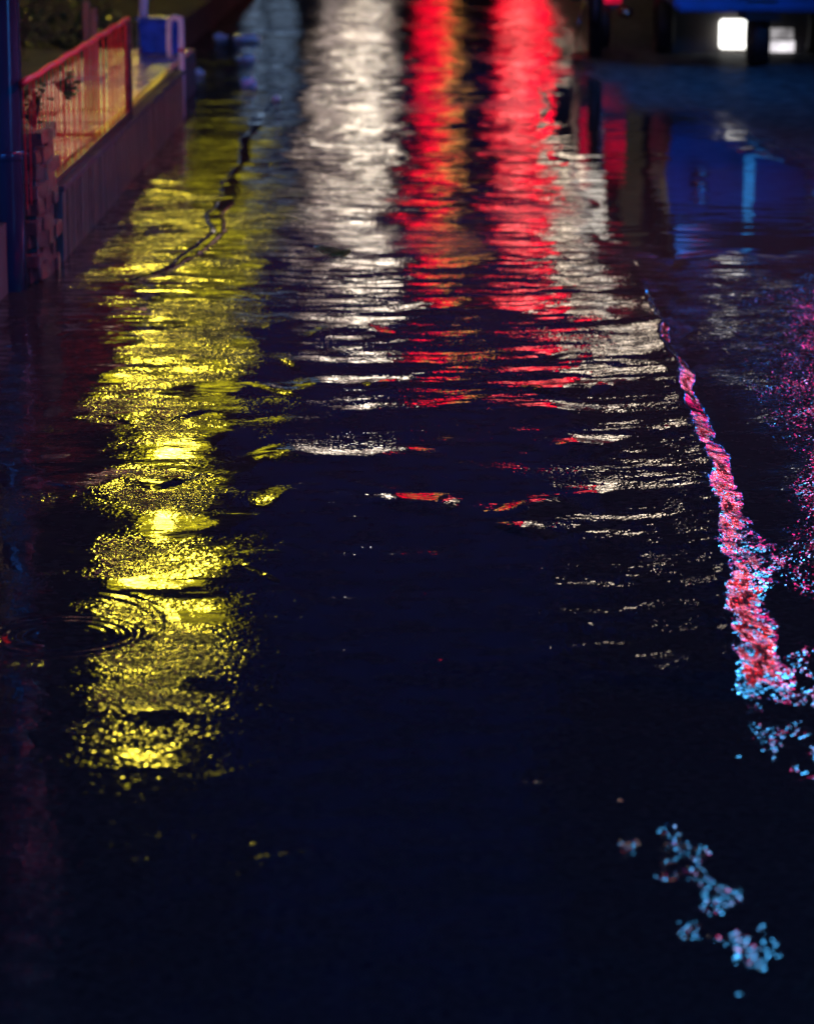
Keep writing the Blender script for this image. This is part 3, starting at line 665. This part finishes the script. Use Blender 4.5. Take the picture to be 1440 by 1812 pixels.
# ------------------------------------------------------------------ parked blue three-wheeler, seen from the front
RY = 21.0
rx, _ = P(1347, 60, RY)
rk = empty('three_wheeler', (rx, RY, 0), 'parked blue three-wheeled taxi at the right edge', 'three-wheeler')
def wheel(parent, x, y, r, wd):
    bm = bmesh.new(); n = 28; prof = [(-wd / 2, r * .72), (-wd / 2, r * .93), (-wd * .3, r), (wd * .3, r), (wd / 2, r * .93), (wd / 2, r * .72)]
    rings_ = [[bm.verts.new((x + px, y + pr * math.cos(2 * math.pi * k / n), r + pr * math.sin(2 * math.pi * k / n))) for px, pr in prof] for k in range(n)]
    for k in range(n):
        a, b2 = rings_[k], rings_[(k + 1) % n]
        for j in range(len(prof) - 1): bm.faces.new((a[j], a[j + 1], b2[j + 1], b2[j]))
        bm.faces.new((a[-1], a[0], b2[0], b2[-1]))
    bmesh.ops.recalc_face_normals(bm, faces=bm.faces[:])
    wh = mesh_obj('wheel', bm, M['rubber'], parent, True)
    bm = bmesh.new(); tube(bm, [(x - wd * .3, y, r), (x + wd * .3, y, r)], r * .72, 20); mesh_obj('rim', bm, M['chrome'], wh)
    return wh
wheel(rk, 0, 0.25, 0.20, 0.135)
wheel(rk, -0.56, 1.55, 0.21, 0.13); wheel(rk, 0.56, 1.55, 0.21, 0.13)
prof = [(-0.60, 0.42), (-0.56, 0.385), (0.56, 0.385), (0.60, 0.42), (0.64, 0.75), (0.60, 1.02), (-0.60, 1.02), (-0.64, 0.75)]
bm = bmesh.new(); prism(bm, prof, 0.12, 1.9)
for v in bm.verts:
    if v.co.y < 0.5: v.co.y -= 0.10 * (1 - (v.co.x / 0.64) ** 2) + 0.0; v.co.y += 0.10 * max(0, v.co.z - 0.75)
mesh_obj('body', bm, M['bluepaint'], rk)
bm = bmesh.new(); prism(bm, [(-0.58, 1.72), (-0.52, 1.80), (0.52, 1.80), (0.58, 1.72), (0.60, 1.68), (-0.60, 1.68)], 0.25, 1.95); mesh_obj('roof', bm, M['black'], rk)
for s in (-1, 1):
    part_tube('pillar', rk, M['black'], [(s * 0.57, 0.22, 1.0), (s * 0.56, 0.36, 1.70)], 0.025, 8)
    part_tube('rear_pillar', rk, M['black'], [(s * 0.57, 1.85, 1.0), (s * 0.56, 1.88, 1.70)], 0.025, 8)
    part_tube('headlamp', rk, M['chrome'], [(s * 0.40, 0.10, 0.80), (s * 0.40, 0.06, 0.80)], 0.07, 18)
bm = bmesh.new(); box(bm, -0.54, 0.54, 0.27, 0.285, 1.03, 1.66); mesh_obj('windscreen', bm, M['glassdark'], rk)
bm = bmesh.new(); prism(bm, [(-0.13, 0.34), (-0.10, 0.47), (0.10, 0.47), (0.13, 0.34), (0.10, 0.33), (-0.10, 0.33)], 0.0, 0.45); mesh_obj('mudguard', bm, M['black'], rk)
part_tube('fork', rk, M['black'], [(0, 0.22, 0.22), (0, 0.16, 0.5)], 0.03, 8)
x1, zt = V(1325, 270, RY); _, zb = V(1325, 430, RY)
part_box('glow_strip', rk, E['strip'], x1 - rx - 0.035, x1 - rx + 0.035, -0.045, -0.015, 0.58, 1.0, bev=0.004)  # added glowing strip, stands in for the blue highlight on the body
part_box('bumper', rk, M['bluepaint'], -0.58, 0.58, -0.02, 0.05, 0.395, 0.45, bev=0.012)

# ------------------------------------------------------------------ parked scooter seen from behind
SY = 23.0
sx, _ = P(1068, 60, SY)
sc_ = empty('motor_scooter', (sx, SY, 0), 'dark parked motor scooter with a red tail lamp left of the blue three-wheeler', 'scooter')
wheel(sc_, 0, 0.22, 0.20, 0.11); wheel(sc_, 0, 1.35, 0.20, 0.10)
bm = bmesh.new(); prism(bm, [(-0.17, 0.40), (-0.20, 0.60), (-0.17, 0.82), (0.17, 0.82), (0.20, 0.60), (0.17, 0.40), (0.10, 0.30), (-0.10, 0.30)], 0.06, 0.95); mesh_obj('body', bm, M['black'], sc_)
bm = bmesh.new(); box(bm, -0.15, 0.15, 0.05, 0.85, 0.82, 0.92, bev=0.03); mesh_obj('seat', bm, M['black'], sc_)
bm = bmesh.new(); prism(bm, [(-0.19, 0.30), (-0.19, 1.0), (0.19, 1.0), (0.19, 0.30)], 1.15, 1.2); mesh_obj('leg_shield', bm, M['black'], sc_)
part_tube('handlebar', sc_, M['black'], [(-0.34, 1.1, 1.12), (-0.12, 1.18, 1.08), (0.12, 1.18, 1.08), (0.34, 1.1, 1.12)], 0.017, 8)
part_tube('exhaust', sc_, M['chrome'], [(0.17, 0.0, 0.27), (0.17, 0.5, 0.25)], 0.045, 10)
part_box('tail_lamp', sc_, E['tail'], -0.17, -0.09, 0.015, 0.06, 0.47, 0.93, bev=0.01)
part_box('tail_lamp', sc_, E['tail'], 0.02, 0.18, 0.015, 0.06, 0.60, 0.93, bev=0.01)
part_box('number_plate', sc_, M['tile_buff'], -0.085, 0.02, 0.03, 0.06, 0.50, 0.70)
part_box('glow_reflector', sc_, E['tail'], 0.0, 0.13, 0.01, 0.05, 0.34, 0.40, bev=0.01)  # glows by itself: emission stands in for light thrown back
part_tube('kickstand', sc_, M['chrome'], [(-0.12, 0.7, 0.3), (-0.19, 0.7, 0.0)], 0.012, 6)
lp = empty('bollard_lamp', (P(1053, 60, 22.2)[0], 22.2, 0), 'bollard lamp with a white head standing behind the scooter', 'lamp')
part_tube('post', lp, M['black'], [(0, 0, 0), (0, 0, 0.66)], 0.05, 12)
part_tube('lamp_head', lp, E['plate'], [(0, 0, 0.95), (0, 0, 1.55)], 0.085, 14)
part_tube('neck', lp, M['black'], [(0, 0, 0.66), (0, 0, 0.95)], 0.03, 12)
part_tube('cap', lp, M['black'], [(0, 0, 1.55), (0, 0, 1.60)], 0.11, 14)
